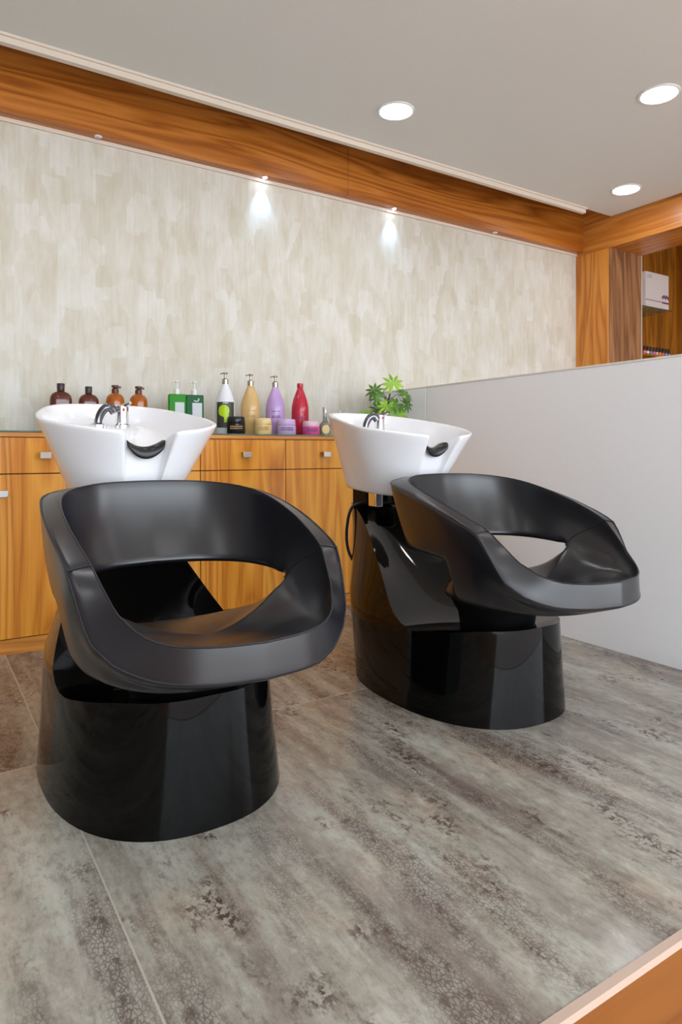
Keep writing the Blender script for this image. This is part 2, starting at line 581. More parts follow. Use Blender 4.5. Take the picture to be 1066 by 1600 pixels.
def base_mesh():
    bm = bmesh.new()
    N = 36                                   # per half

    def a_(z): return interp([(0, .285), (.12, .272), (.28, .258), (.40, .205), (.52, .165), (.62, .142)], z)
    def yf(z): return interp([(0, 1.370), (.28, 1.375), (.62, 1.37)], z)
    def yb(z): return interp([(0, 2.17), (.62, 2.36)], z)
    top = [(0, .290), (40, .282), (60, .258), (74, .240), (84, .268), (95, .350), (108, .450), (120, .545), (130, .590), (140, .604), (180, .606)]

    def pt(th, z):
        p = 2.35
        s, c = math.sin(th), -math.cos(th)
        k = (abs(s) ** p + abs(c) ** p) ** (-1 / p)
        yc, b = (yf(z) + yb(z)) / 2, (yb(z) - yf(z)) / 2
        return Vector((a_(z) * s * k, yc + b * c * k - Y0, z))
    # smooth top profile
    def zt(d):
        return sum(interp(top, max(0, min(180, d + o))) for o in (-6, -3, 0, 3, 6)) / 5
    R = 14
    cols = []
    for i in range(2 * N):
        d = 180 * i / N
        dd = d if d <= 180 else 360 - d
        zz = zt(dd)
        col = []
        for j in range(R + 1):
            z = zz * j / R
            p = pt(math.radians(dd), z)
            if d > 180: p.x = -p.x
            col.append(bm.verts.new(p))
        cols.append(col)
    for i in range(2 * N):
        A, B = cols[i], cols[(i + 1) % (2 * N)]
        for j in range(R):
            bm.faces.new((A[j], B[j], B[j + 1], A[j + 1]))
    bm.faces.new([c[0] for c in reversed(cols)])
    # carved top between mirrored edge points, slightly dished
    M = 12
    rows = []
    for i in range(1, N):
        L, Rr = cols[2 * N - i][R], cols[i][R]
        row = [L]
        for k in range(1, M):
            t = k / M
            p = L.co.lerp(Rr.co, t)
            dip = math.sin(PI * t)
            dd = 180 * i / N
            amt = 0.018 if dd < 128 else 0
            p.z -= amt * dip
            if 78 < dd < 132: p.y += 0.075 * dip * math.sin(PI * (dd - 78) / 54)
            row.append(bm.verts.new(p))
        row.append(Rr)
        rows.append(row)
    for a, b in zip(rows, rows[1:]):
        for k in range(M):
            bm.faces.new((a[k], a[k + 1], b[k + 1], b[k]))
    for apex, row in ((cols[0][R], rows[0]), (cols[N][R], rows[-1])):
        for k in range(M):
            bm.faces.new((apex, row[k], row[k + 1]))
    return bm


def shell_objects(parent):
    K, n = 4, 36                              # columns per control point, columns per half
    RI = [(0, 1.108, .470), (.100, 1.128, .471), (.180, 1.178, .480), (.229, 1.250, .520), (.256, 1.345, .600),
          (.268, 1.480, .653), (.262, 1.630, .698), (.225, 1.735, .722), (.130, 1.810, .735), (0, 1.828, .738)]
    RO = [(0, 1.105, .404), (.112, 1.130, .404), (.205, 1.192, .416), (.275, 1.262, .468), (.302, 1.345, .592),
          (.310, 1.490, .648), (.303, 1.650, .690), (.270, 1.778, .713), (.152, 1.848, .727), (0, 1.868, .730)]
    LI = [(0, 1.200, .450), (.100, 1.200, .448), (.160, 1.235, .448), (.192, 1.305, .452), (.212, 1.390, .470),
          (.228, 1.475, .505), (.235, 1.585, .513), (.196, 1.680, .517), (.105, 1.738, .519), (0, 1.752, .520)]
    LO = [(0, 1.125, .392), (.110, 1.148, .392), (.195, 1.208, .397), (.255, 1.275, .425), (.292, 1.350, .470),
          (.296, 1.480, .500), (.282, 1.620, .508), (.236, 1.725, .511), (.128, 1.790, .513), (0, 1.806, .514)]
    SE = [(.228, 1.475, .505), (.205, 1.535, .450), (.155, 1.580, .425), (.080, 1.597, .413), (0, 1.600, .411)]
    OB = [(0, 1.165, .380), (.120, 1.175, .379), (.190, 1.215, .377), (.235, 1.280, .375), (.262, 1.365, .373),
          (.266, 1.455, .372), (.232, 1.560, .371), (.170, 1.598, .370), (.085, 1.612, .370), (0, 1.615, .370)]
    cen = Vector((0, 1.385 - Y0, 0.420))
    tip = 5 * K
    ring_n = 2 * n
    BR, OR, SR = 5, 4, 6

    def side(i): return (i, 1) if i <= n else (2 * n - i, -1)

    def C(tab, h, s, off=0):
        t = (h - off) / K
        v = card(tab, t, 0.55) if 2.5 < t < 5 else cat(tab, t)
        return Vector((v[0] * s, v[1] - Y0, v[2]))
    bm = bmesh.new()
    cols = []
    for i in range(ring_n):
        h, s = side(i)
        ri, ro, li, lo, ob = (C(t, h, s) for t in (RI, RO, LI, LO, OB))
        out = Vector((ri.x, ri.y - cen.y, 0)).normalized()
        d = {}
        d['li'] = bm.verts.new(li)
        band = [d['li']]
        for j in range(1, BR):
            t = j / BR
            p = li.lerp(ri, t)
            k = math.sin(PI * t)
            if h > 3 * K: p += out * 0.014 * k
            elif h > K: p += (out * 0.008 - Vector((0, 0, 0.010))) * k
            band.append(bm.verts.new(p))
        band.append(bm.verts.new(ri))
        d['band'] = band
        outer = [bm.verts.new(ro)]
        for j in range(1, OR):
            t = j / OR
            p = ro.lerp(lo, t) + out * 0.006 * math.sin(PI * t)
            outer.append(bm.verts.new(p))
        outer.append(bm.verts.new(lo))
        d['outer'] = outer
        if h <= tip:
            d['se'] = d['li']
            se = li
            d['s1'] = bm.verts.new(lo.lerp(ob, 0.55) + out * 0.004)
        else:
            se = C(SE, h, s, tip)
            d['se'] = bm.verts.new(se)
            d['s1'] = bm.verts.new(se.lerp(ob, 0.5) + out * 0.012)
        d['ob'] = bm.verts.new(ob)
        d['u'] = [d['ob']] + [bm.verts.new(ob.lerp(Vector((0, cen.y, .362)), t)) for t in (.25, .6)]
        sc = [d['se']]
        for j in range(1, SR):
            t = j / SR
            p = se.lerp(cen, t)
            p.z = se.z + (cen.z - se.z) * (1 - (1 - t) ** 2.2)
            sc.append(bm.verts.new(p))
        d['seat'] = sc
        cols.append(d)
    vc = bm.verts.new(cen)
    vu = bm.verts.new((0, cen.y, .360))
    for i in range(ring_n):
        a, b = cols[i], cols[(i + 1) % ring_n]
        hi, hj = side(i)[0], side((i + 1) % ring_n)[0]
        hm = (hi + hj) / 2
        back = hm > 4 * K

        def q(*v, mat=0):
            f = bm.faces.new(v)
            f.material_index = mat
        for k in range(BR):
            q(a['band'][k], b['band'][k], b['band'][k + 1], a['band'][k + 1], mat=1 if hm > 4 * K + (1 - (k + .5) / BR) * K else 0)
        q(a['band'][BR], b['band'][BR], b['outer'][0], a['outer'][0], mat=int(back))
        for k in range(OR):
            q(a['outer'][k], b['outer'][k], b['outer'][k + 1], a['outer'][k + 1], mat=int(hm > 4 * K + k / OR * K))
        if hm < tip:
            q(a['outer'][OR], b['outer'][OR], b['s1'], a['s1'])
        else:
            q(a['li'], b['li'], b['outer'][OR], a['outer'][OR], mat=1)
            q(a['se'], b['se'], b['s1'], a['s1'])
            if hi == tip: q(a['li'], a['outer'][OR], a['s1'])
            if hj == tip: q(b['li'], b['s1'], b['outer'][OR])
        q(a['s1'], b['s1'], b['ob'], a['ob'])
        for k in range(2):
            q(a['u'][k], b['u'][k], b['u'][k + 1], a['u'][k + 1])
        q(a['u'][2], b['u'][2], vu)
        for k in range(SR - 1):
            q(a['seat'][k], a['seat'][k + 1], b['seat'][k + 1], b['seat'][k])
        q(a['seat'][SR - 1], vc, b['seat'][SR - 1])
    bmesh.ops.recalc_face_normals(bm, faces=bm.faces)
    cl = bm.edges.layers.float.new('crease_edge')
    for i in range(ring_n):
        a, b = cols[i], cols[(i + 1) % ring_n]
        for u, v in ((a['band'][BR], b['band'][BR]), (a['outer'][0], b['outer'][0])):
            bm.edges.get((u, v))[cl] = 0.85
        for u, v in ((a['li'], b['li']), (a['outer'][OR], b['outer'][OR])):
            e = bm.edges.get((u, v))
            if e and side(i)[0] > tip: e[cl] = 0.35
    me = bpy.data.meshes.new('shell_tmp')
    bm.to_mesh(me)
    bm.free()
    me.materials.append(leather)
    me.materials.append(leather)
    tmp = bpy.data.objects.new('shell_tmp', me)
    COL.objects.link(tmp)
    ss = tmp.modifiers.new('sub', 'SUBSURF')
    ss.levels = ss.render_levels = 2
    bpy.context.view_layer.update()
    dg = bpy.context.evaluated_depsgraph_get()
    ev = bpy.data.meshes.new_from_object(tmp.evaluated_get(dg))
    bpy.data.objects.remove(tmp)
    for idx, nm in ((0, 'seat'), (1, 'backrest')):
        b = bmesh.new()
        b.from_mesh(ev)
        bmesh.ops.delete(b, geom=[f for f in b.faces if f.material_index != idx], context='FACES')
        for f in b.faces: f.material_index = 0
        link_bm(nm, b, leather, parent, angle=80, recalc=False)
    b = bmesh.new()
    for tab, k in ((RI, 0.0), (RO, 0.0)):
        pts = [C(tab, *side(i)) for i in range(ring_n)]
        other = [C(LI if tab is RI else LO, *side(i)) for i in range(ring_n)]
        o2 = [C(RO if tab is RI else RI, *side(i)) for i in range(ring_n)]
        pts = [p + (o - p).normalized() * 0.0012 + (w_ - p).normalized() * 0.0012 for p, o, w_ in zip(pts, other, o2)]
        tube(b, pts, 0.0021, 6, closed=True)
    for s in (-1, 1):
        line = []
        for k in range(BR + 1):
            t = 1 - k / BR
            h = 4 * K + (1 - t) * K
            li, ri = C(LI, h, s), C(RI, h, s)
            out = Vector((ri.x, ri.y - cen.y, 0)).normalized()
            line.append(li.lerp(ri, t) + out * 0.013 * math.sin(PI * t))
        line = [C(RO, 4 * K, s)] + line
        tube(b, line, 0.0014, 6)
    link_bm('piping', b, piping_mat, parent)


def bowl_mesh():
    # rim control points, half, from the notch centre at the front to the back; (x, y, z)
    R = [(0, 1.885, .812), (.026, 1.882, .816), (.049, 1.868, .834), (.062, 1.840, .858), (.080, 1.808, .872), (.145, 1.835, .880),
         (.215, 1.905, .893), (.255, 1.985, .906), (.254, 2.08, .925), (.228, 2.19, .944), (.193, 2.29, .960), (.142, 2.37, .972), (.075, 2.41, .978), (0, 2.42, .980)]
    K = 5
    H = (len(R) - 1) * K
    N = 2 * H
    rim = []
    for i in range(N):
        h, s = (i, 1) if i <= H else (N - i, -1)
        v = cat(R, h / K)
        rim.append(Vector((v[0] * s, v[1] - Y0, v[2])))
    # bottom outline (rounded)
    bot = []
    for i in range(N):
        h, s = (i, 1) if i <= H else (N - i, -1)
        f = h / H
        # match angular spacing of the rim to keep quads tidy
        v = rim[i]
        ang = math.atan2(v.x * s / 0.26, -(v.y - (2.13 - Y0)) / 0.33)
        p = 2.6
        sn, cs = math.sin(ang), -math.cos(ang)
        k = (abs(sn) ** p + abs(cs) ** p) ** (-1 / p)
        bot.append(Vector((0.148 * sn * k * s, 2.135 - Y0 + 0.205 * cs * k, 0.0)))
    bm = bmesh.new()
    rings = []
    for t, rnd in ((0.0, 0.86), (0.0, 0.97), (0.03, 1.0)):
        rings.append([bm.verts.new((Vector((b.x * rnd, (b.y - .415) * rnd + .415, 0.662 + 0.012 * (1 if rnd == 1 else 0) - 0.028 * ((b.y - .415) / .2 * -0.5)))))
                      for b in bot])
    for j in range(1, 9):
        t = j / 8
        ring = []
        for i in range(N):
            b = bot[i]
            zb = 0.674 + 0.014 * (b.y - .415) / .2
            r = rim[i]
            x = b.x + (r.x - b.x) * t
            y = b.y + (r.y - b.y) * (t ** 1.15)
            z = zb + (r.z - 0.006 - zb) * t
            ring.append(bm.verts.new((x, y, z)))
        rings.append(ring)
    c = Vector((0, 2.10 - Y0, 0))
    # rounded lip, then the inside of the basin
    for off, dz in ((-0.001, 0.0), (0.008, 0.003), (0.017, -0.002), (0.022, -0.012)):
        ring = []
        for i in range(N):
            r = rim[i]
            d = (Vector((c.x, c.y, 0)) - Vector((r.x, r.y, 0))).normalized()
            ring.append(bm.verts.new((r.x + d.x * off, r.y + d.y * off, r.z + dz)))
        rings.append(ring)
    last = [v.co.copy() for v in rings[-1]]
    for k, prof in ((0.10, 0.35), (0.22, 0.55), (0.38, 0.75), (0.55, 0.90), (0.72, 0.97), (0.88, 1.0)):
        ring = []
        for i in range(N):
            p = last[i]
            back = max(0.0, min(1.0, (p.y - 0.40) / 0.22))       # 1 at the rear deck
            q = p.lerp(Vector((0, 2.05 - Y0, p.z)), k)
            zb = 0.745
            z = p.z + (zb - p.z) * prof
            deck = 0.902 if k < 0.45 else (0.885 if k < 0.6 else 0.80)
            z = z * (1 - back) + max(zb, min(p.z - 0.01, deck)) * back if k < 0.75 else z
            q.z = z
            ring.append(bm.verts.new(q))
        rings.append(ring)
    for a, b in zip(rings, rings[1:]):
        for i in range(N):
            bm.faces.new((a[i], a[(i + 1) % N], b[(i + 1) % N], b[i]))
    bm.faces.new(rings[0])
    bm.faces.new(list(reversed(rings[-1])))
    return bm


def shampoo_unit(cx, label):
    t = empty('shampoo_chair', (cx, Y0, 0), label, 'shampoo chair', 'backwash shampoo units')
    link_bm('pedestal_base', base_mesh(), gloss_black, t, bevel=0.010, angle=60)
    bm = bmesh.new()
    lathe(bm, [(0.12, 0.225), (0.13, 0.30), (0.175, 0.378)], 32, (0, -0.16), 1, 0.9)
    link_bm('seat_mount', bm, matt_black, t)  # wide and matt black, painting the dark gap below the seat
    shell_objects(t)
    bl = link_bm('wash_basin', bowl_mesh(), ceramic, t, angle=180)
    ss = bl.modifiers.new('sub', 'SUBSURF')
    ss.levels = ss.render_levels = 1
    # neck rest: saddle wrapped over the notch
    bm = bmesh.new()
    path = []
    for i in range(17):
        a = -1 + 2 * i / 16
        path.append((a * 0.052, 0.820 + 0.026 * abs(a) ** 2.0))
    sect = [(-0.022, -0.030), (-0.026, -0.008), (-0.018, 0.008), (0.0, 0.012), (0.022, 0.010), (0.045, 0.002), (0.045, -0.006), (0.0, -0.004), (-0.010, -0.014)]
    rr = []
    for x, z in path:
        k = 1.0 - 0.35 * (abs(x) / 0.052) ** 3
        rr.append([bm.verts.new((x * (1 + (0.1 if dz > 0 else -0.0)), 1.885 - Y0 + dy + -0.012 * (abs(x) / 0.052) ** 2, z + dz * k)) for dy, dz in sect])
    ns = len(sect)
    for a, b in zip(rr, rr[1:]):
        for k in range(ns):
            bm.faces.new((a[k], a[(k + 1) % ns], b[(k + 1) % ns], b[k]))
    bm.faces.new(rr[0])
    bm.faces.new(list(reversed(rr[-1])))
    nr = link_bm('neck_rest', bm, rubber, bl, angle=180)
    tag(nr, 'black rubber neck rest in the notch of the white basin')
    ss = nr.modifiers.new('sub', 'SUBSURF')
    ss.levels = ss.render_levels = 2
    # mixer tap on the rear deck
    D = (0.0, 2.27 - Y0, 0.900)
    bm = bmesh.new()
    lathe(bm, [(0.026, D[2] - 0.012), (0.026, D[2] + 0.004), (0.021, D[2] + 0.009), (0.020, D[2] + 0.048), (0.022, D[2] + 0.05), (0.021, D[2] + 0.066), (0.012, D[2] + 0.07)], 24, (D[0] + 0.035, D[1] - 0.01))
    tap = link_bm('mixer_tap', bm, chrome, t)
    bm = bmesh.new()
    pts = smooth_path([(0.035, D[1] - 0.01, D[2] + 0.064), (0.042, D[1] - 0.03, D[2] + 0.070), (0.050, D[1] - 0.055, D[2] + 0.076)], 4)
    tube(bm, pts, 0.010, 8, r2=0.006)
    link_bm('lever', bm, chrome, tap)
    bm = bmesh.new()
    lathe(bm, [(0.004, D[2] + 0.05), (0.004, D[2] + 0.06)], 10, (D[0] + 0.035, D[1] - 0.031))
    tag(link_bm('temperature_mark', bm, red_dot, tap), 'small red temperature mark')
    bm = bmesh.new()
    lathe(bm, [(0.027, D[2] - 0.012), (0.027, D[2] + 0.003), (0.017, D[2] + 0.010)], 24, (-0.045, D[1] - 0.02))
    link_bm('hose_collar', bm, chrome, t)
    bm = bmesh.new()
    tube(bm, smooth_path([(-0.045, D[1] - 0.02, D[2] + 0.002), (-0.040, D[1] - 0.02, D[2] + 0.028), (-0.026, D[1] - 0.025, D[2] + 0.054), (-0.006, D[1] - 0.03, D[2] + 0.060), (0.006, D[1] - 0.035, D[2] + 0.044)], 5), 0.012, 12, r2=0.016)
    link_bm('spray_head', bm, dark_chrome, t)
    # chrome brackets between the column and the basin
    for x in (-0.085, 0.03):
        bm = bmesh.new()
        box(bm, x, x + 0.035, 0.40, 0.45, 0.600, 0.672)
        link_bm('bracket', bm, chrome, t, bevel=0.003)
    bm = bmesh.new()
    box(bm, -0.06, 0.08, 0.50, 0.60, 0.600, 0.672)
    link_bm('hinge_block', bm, matt_black, t, bevel=0.004)
    bm = bmesh.new()
    for k in range(5):
        lathe(bm, [(0.014, 0.618 + k * 0.010), (0.018, 0.622 + k * 0.010), (0.014, 0.627 + k * 0.010)], 14, (-0.02, 0.43))
    link_bm('drain_pipe', bm, rubber, t)
    bm = bmesh.new()
    tube(bm, smooth_path([(-0.06, 0.50, 0.615), (-0.110, 0.53, 0.59), (-0.128, 0.54, 0.50), (-0.130, 0.525, 0.42), (-0.125, 0.48, 0.37)], 6), 0.006, 8)
    link_bm('water_hose', bm, rubber, t)
    return t


shampoo_unit(0.54, 'large black leather shampoo chair with white basin at front left')
shampoo_unit(1.59, 'black leather shampoo chair with white basin beside the white partition')


# ------------------------------------------------------------------ bottles on the counter
CT = 0.9003


def px(xpix, Y):
    """world x on the counter for a sight line, at depth Y"""
    r = xpix - 533
    k = math.radians(32.41)
    c, s = math.cos(k), math.sin(k)
    return Y * (1045 * s + c * r) / (1045 * c - s * r)


def lobj(name, prof, mat, parent, n=28, sx=1, sy=1, p=2.0, c=(0, 0)):
    bm = bmesh.new()
    lathe(bm, prof, n, c, sx, sy, p)
    return link_bm(name, bm, mat, parent, angle=50)


amber_d = plain('dark_amber', srgb(112, 50, 34), 0.08, trans=0.45, coat=0.3)
amber = plain('amber', srgb(200, 104, 20), 0.08, trans=0.45, coat=0.3)
cap_dark = plain('cap_dark', srgb(58, 48, 48), 0.35)
cap_brown = plain('cap_brown', srgb(84, 52, 40), 0.35)
lab_white = plain('label_white', srgb(222, 222, 226), 0.5)
lab_grey = plain('label_grey', srgb(196, 200, 206), 0.5)
lab_gold = plain('label_gold', srgb(206, 142, 88), 0.5)
green_a = plain('green_plastic', srgb(40, 134, 12), 0.42, spec=0.25)
green_b = plain('dark_green_plastic', srgb(10, 88, 42), 0.42, spec=0.25)
white_p = plain('white_plastic', srgb(226, 226, 232), 0.25)
pump_w = plain('pump_white', srgb(218, 218, 216), 0.3)
pump_m = plain('pump_metal', srgb(170, 162, 146), 0.25, metal=0.7)
yellow_p = plain('honey_bottle', srgb(222, 184, 122), 0.15, trans=0.2)
lilac_p = plain('lilac_bottle', srgb(192, 160, 214), 0.15, trans=0.1)
red_p = plain('red_bottle', srgb(206, 48, 70), 0.12, trans=0.25)
dark_label = plain('charcoal_label', srgb(66, 64, 58), 0.4)
lime = plain('lime_print', srgb(176, 208, 24), 0.4)
black_p = plain('black_jar', srgb(26, 26, 28), 0.2)
yel_jar = plain('yellow_jar', srgb(226, 196, 138), 0.25)
lil_jar = plain('lilac_jar', srgb(198, 172, 216), 0.25)
pink_jar = plain('pink_jar', srgb(222, 84, 150), 0.25)
pink_lid = plain('pale_pink_lid', srgb(226, 186, 204), 0.25)
print_gold = plain('print_gold', srgb(176, 134, 70), 0.5)
print_dark = plain('print_dark', srgb(96, 70, 120), 0.5)
clear_p = plain('clear_glass', srgb(236, 236, 236), 0.04, trans=0.92)


def print_lines(parent, mat, y, z0, rows, wd, h=0.0035, gap=0.007, cx=0):
    """rows of tiny illegible print as raised strokes"""
    bm = bmesh.new()
    rnd = random.Random(int(z0 * 1e4) + rows)
    for r in range(rows):
        x = -wd / 2
        while x < wd / 2 - 0.003:
            l = rnd.uniform(0.003, 0.009)
            box(bm, cx + x, cx + min(x + l, wd / 2), y - 0.0006, y + 0.0006, z0 - r * gap, z0 - r * gap + h)
            x += l + 0.002
    return link_bm('printing', bm, mat, parent, smooth=False)


def face(o, deg=-24):
    o.rotation_euler.z = math.radians(deg)
    return o


def brown_bottle(xp, Y, mat, H, R_, label, cap, capmat, lab, sq=3.0):
    t = face(empty('amber_bottle', (px(xp, Y), Y, CT), label, 'bottle', 'brown bottles behind the left basin'), -5)
    b = H * 0.83
    body = lobj('body', [(R_ * .92, 0), (R_, .006), (R_, b * .80), (R_ * .94, b * .89), (R_ * .74, b * .96), (R_ * .42, b), (R_ * .34, b + .003)], mat, t, 32, 1, .72 if sq > 2 else 1, sq)
    if cap == 'cap':
        lobj('cap', [(R_ * .32, b + .004), (R_ * .34, b + .006), (R_ * .36, H - .002), (R_ * .33, H)], capmat, t, 20)
    else:
        bm = bmesh.new()
        lathe(bm, [(R_ * .38, b + .002), (R_ * .38, b + .02), (R_ * .22, b + .026), (R_ * .22, H - .012), (R_ * .40, H - .010), (R_ * .38, H)], 20)
        box(bm, -R_ * .1, R_ * .62, -.006, .006, H - .014, H - .004)
        link_bm('pump', bm, capmat, t)
    d = R_ * (.72 if sq > 2 else 1)
    if lab == 'gold':
        print_lines(t, lab_gold, -d * 1.0 - .0005, b * .62, 3, R_ * 1.2, .006, .012)
    else:
        bm = bmesh.new()
        n = 14
        pr = [bm.verts.new(((d + .0008) * math.sin(a), -(d + .0008) * math.cos(a), z)) for z in (b * .12, b * .62) for a in [(-.95 + 1.9 * i / n) for i in range(n + 1)]]
        for i in range(n):
            bm.faces.new((pr[i], pr[i + 1], pr[i + n + 2], pr[i + n + 1]))
        link_bm('label_sticker', bm, lab, t)


brown_bottle(95, 3.22, amber_d, .222, .047, 'dark brown square-shouldered bottle with dark cap, leftmost behind the left basin', 'cap', cap_dark, 'gold')
brown_bottle(138.5, 3.22, amber_d, .214, .044, 'dark brown bottle with square cap, second from left behind the left basin', 'cap', cap_dark, 'gold')
brown_bottle(180, 3.22, amber, .226, .042, 'orange-brown pump bottle standing directly behind the chrome tap', 'pump', cap_brown, lab_grey, 2.0)
brown_bottle(216.5, 3.22, amber, .226, .042, 'orange-brown pump bottle with white label, rightmost of the brown bottles', 'pump', cap_brown, lab_white, 2.0)


def pump_top(parent, z, r, H, mat, metal=None, name='pump'):
    bm = bmesh.new()
    lathe(bm, [(r, z - .004), (r, z + .022), (r * .55, z + .028), (r * .35, z + .03), (r * .35, H - .010), (r * .8, H - .008), (r * .7, H)], 18)
    tube(bm, [(0, 0, H - .005), (-.015, 0, H - .004), (-.025, 0, H - .009)], .003, 8)
    tube(bm, [(0, 0, H - .005), (.013, 0, H - .003)], .004, 8)
    return link_bm(name, bm, mat, parent)


def green_bottle(xp, mat, wdt, label, dark):
    Y = 3.2
    t = face(empty('green_pump_bottle', (px(xp, Y), Y, CT), label, 'bottle', 'green pump bottles on the counter'), -12)
    bm = bmesh.new()
    box(bm, -wdt / 2, wdt / 2, -.024, .024, 0, .195)
    link_bm('body', bm, mat, t, bevel=.005)
    pump_top(t, .197, .014, .262, pump_w)
    boxo('label_sticker', lab_grey, (-wdt * .14, wdt * .40, -.0255, -.0243, .06, .155), t)
    if dark:
        bm = bmesh.new()
        tube(bm, smooth_path([(-.005, -.025, .166), (.010, -.025, .163), (.019, -.025, .170), (.017, -.025, .178)], 4), .003, 6)
        link_bm('emblem', bm, lab_white, t)


green_bottle(276.5, green_a, .082, 'bright green square bottle with white pump, left of the green pair', False)
green_bottle(303.5, green_b, .088, 'dark green square bottle with white pump and swirl, right of the green pair', True)


def tall_bottle(xp, Y, mat, H, R_, label, pm, kind):
    t = face(empty('tall_bottle', (px(xp, Y), Y, CT), label, 'bottle', 'tall salon bottles on the counter'), -20)
    nb = H - (.058 if kind != 'red' else .022)
    lobj('body', [(R_ * .94, 0), (R_, .005), (R_ * 1.0, nb * .52), (R_ * .97, nb * .62), (R_ * .82, nb * .74), (R_ * .58, nb * .86), (R_ * .38, nb * .95), (R_ * .30, nb)], mat, t, 32)
    if kind == 'red':
        lobj('cap', [(R_ * .34, nb - .004), (R_ * .36, nb), (R_ * .36, H - .002), (R_ * .28, H)], mat, t, 20)
    else:
        pump_top(t, nb, R_ * .32, H, pm)
    if kind == 'white':
        bm = bmesh.new()
        n = 16
        for nm, mt, rr, a0, a1, z0, z1 in (('label_sticker', dark_label, .0008, -1.0, 1.0, .035, .165),):
            pr = [bm.verts.new(((R_ + rr) * math.sin(a), -(R_ + rr) * math.cos(a), z)) for z in (z0, z1) for a in [a0 + (a1 - a0) * i / n for i in range(n + 1)]]
            for i in range(n):
                bm.faces.new((pr[i], pr[i + 1], pr[i + n + 2], pr[i + n + 1]))
        st = link_bm('label_sticker', bm, dark_label, t)
        # lime blot: a blob with a foot
        bm = bmesh.new()
        for i in range(26):
            for j in range(26):
                a = -.85 + 1.5 * i / 26
                z = .045 + .105 * j / 26
                u, v = (a + .22) / .55, (z - .118) / .030
                if u * u + v * v < 1 or (-.20 < a < .25 and .058 < z < .12):
                    da, dz = 1.5 / 26, .105 / 26
                    q = [bm.verts.new(((R_ + .0016) * math.sin(b), -(R_ + .0016) * math.cos(b), zz)) for b, zz in ((a, z), (a + da, z), (a + da, z + dz), (a, z + dz))]
                    bm.faces.new(q)
        link_bm('lime_print', bm, lime, st)
        print_lines(t, lab_white, -R_ - .0016, .157, 1, .028, .005)
    else:
        print_lines(t, print_gold if kind == 'yellow' else print_dark, -R_ - .0003, .125, 1, R_ * 1.0, .003)
        print_lines(t, print_gold if kind == 'yellow' else print_dark, -R_ - .0003, .100, 2, R_ * .9, .003)


tall_bottle(352, 3.20, white_p, .318, .050, 'tall white pump bottle with charcoal and lime label', pump_m, 'white')
tall_bottle(391.5, 3.20, yellow_p, .318, .050, 'tall honey-yellow pump bottle between the white and lilac ones', pump_m, 'yellow')
tall_bottle(430, 3.20, lilac_p, .318, .050, 'tall lilac pump bottle on the counter', pump_m, 'lilac')
tall_bottle(469, 3.20, red_p, .286, .047, 'tall red bottle without pump on the counter', None, 'red')


def jar(xp, Y, mat, lidm, label, R_, H, pm, name='cosmetic_jar'):
    t = face(empty(name, (px(xp, Y), Y, CT), label, 'jar', 'cosmetic jars in front of the tall bottles'), -22)
    lobj('body', [(R_ * .93, 0), (R_, .004), (R_, H * .58), (R_ * .95, H * .60)], mat, t, 32)
    lobj('lid', [(R_ * .96, H * .605), (R_ * .98, H * .62), (R_ * .92, H * .97), (R_ * .88, H)], lidm, t, 32)
    print_lines(t, pm, -R_ - .0003, H * .40, 2, R_ * 1.3, .006, .010)


jar(369, 3.06, black_p, black_p, 'low black jar with pale lettering before the white bottle', .045, .086, print_gold)
jar(411, 3.06, yel_jar, yel_jar, 'low pale yellow jar before the honey-yellow bottle', .045, .082, print_gold)
jar(447.5, 3.06, lil_jar, lil_jar, 'low lilac jar before the lilac bottle', .050, .080, print_dark)
jar(486, 3.06, pink_jar, pink_lid, 'low bright pink jar with pale lid right of the red bottle', .046, .074, print_dark)

cream = plain('cream_label', srgb(224, 202, 142), 0.5)


def clear_bottle(xp, Y, label):
    t = face(empty('clear_flask', (px(xp, Y), Y, CT), label, 'bottle', 'small clear flasks'), -22)
    lobj('body', [(.030, 0), (.032, .004), (.032, .050), (.024, .066), (.011, .078), (.011, .122)], clear_p, t, 24)
    lobj('liquid', [(.029, .003), (.030, .048), (.022, .062), (.004, .066)], plain('pale_liquid', srgb(232, 222, 190), .1, trans=.6), t, 24)
    lobj('cap', [(.013, .122), (.013, .150), (.011, .152)], steel, t, 16)
    bm = bmesh.new()
    ring = [bm.verts.new((.021 * math.cos(a), -.0335, .032 + .024 * math.sin(a))) for a in [2 * PI * i / 24 for i in range(24)]]
    bm.faces.new(ring)
    link_bm('label_sticker', bm, cream, t)


clear_bottle(508, 3.06, 'small clear bottle with round cream label, left of the clear pair')
clear_bottle(531, 3.28, 'small clear bottle half hidden behind the right basin rim')

# ------------------------------------------------------------------ plant
def leaf_mat(name, a, b):
    m = NT(name)
    nz = m.noise(m.coords((20, 20, 20)), 1, 3)
    m.l(m.ramp(nz, [(0.3, a), (0.7, b)]), m.p.inputs['Base Color'])
    m.p.inputs['Roughness'].default_value = 0.4
    m.p.inputs['Subsurface Weight'].default_value = 0.0
    m.p.inputs['Transmission Weight'].default_value = 0.0
    return m.m


leaf_light = leaf_mat('leaf_light', srgb(104, 158, 26), srgb(160, 206, 52))
leaf_dark = leaf_mat('leaf_dark', srgb(52, 98, 18), srgb(96, 144, 34))
stem_mat = plain('stem_brown', srgb(72, 52, 42), 0.6)
pot_mat = plain('pot_grey', srgb(176, 172, 164), 0.5)


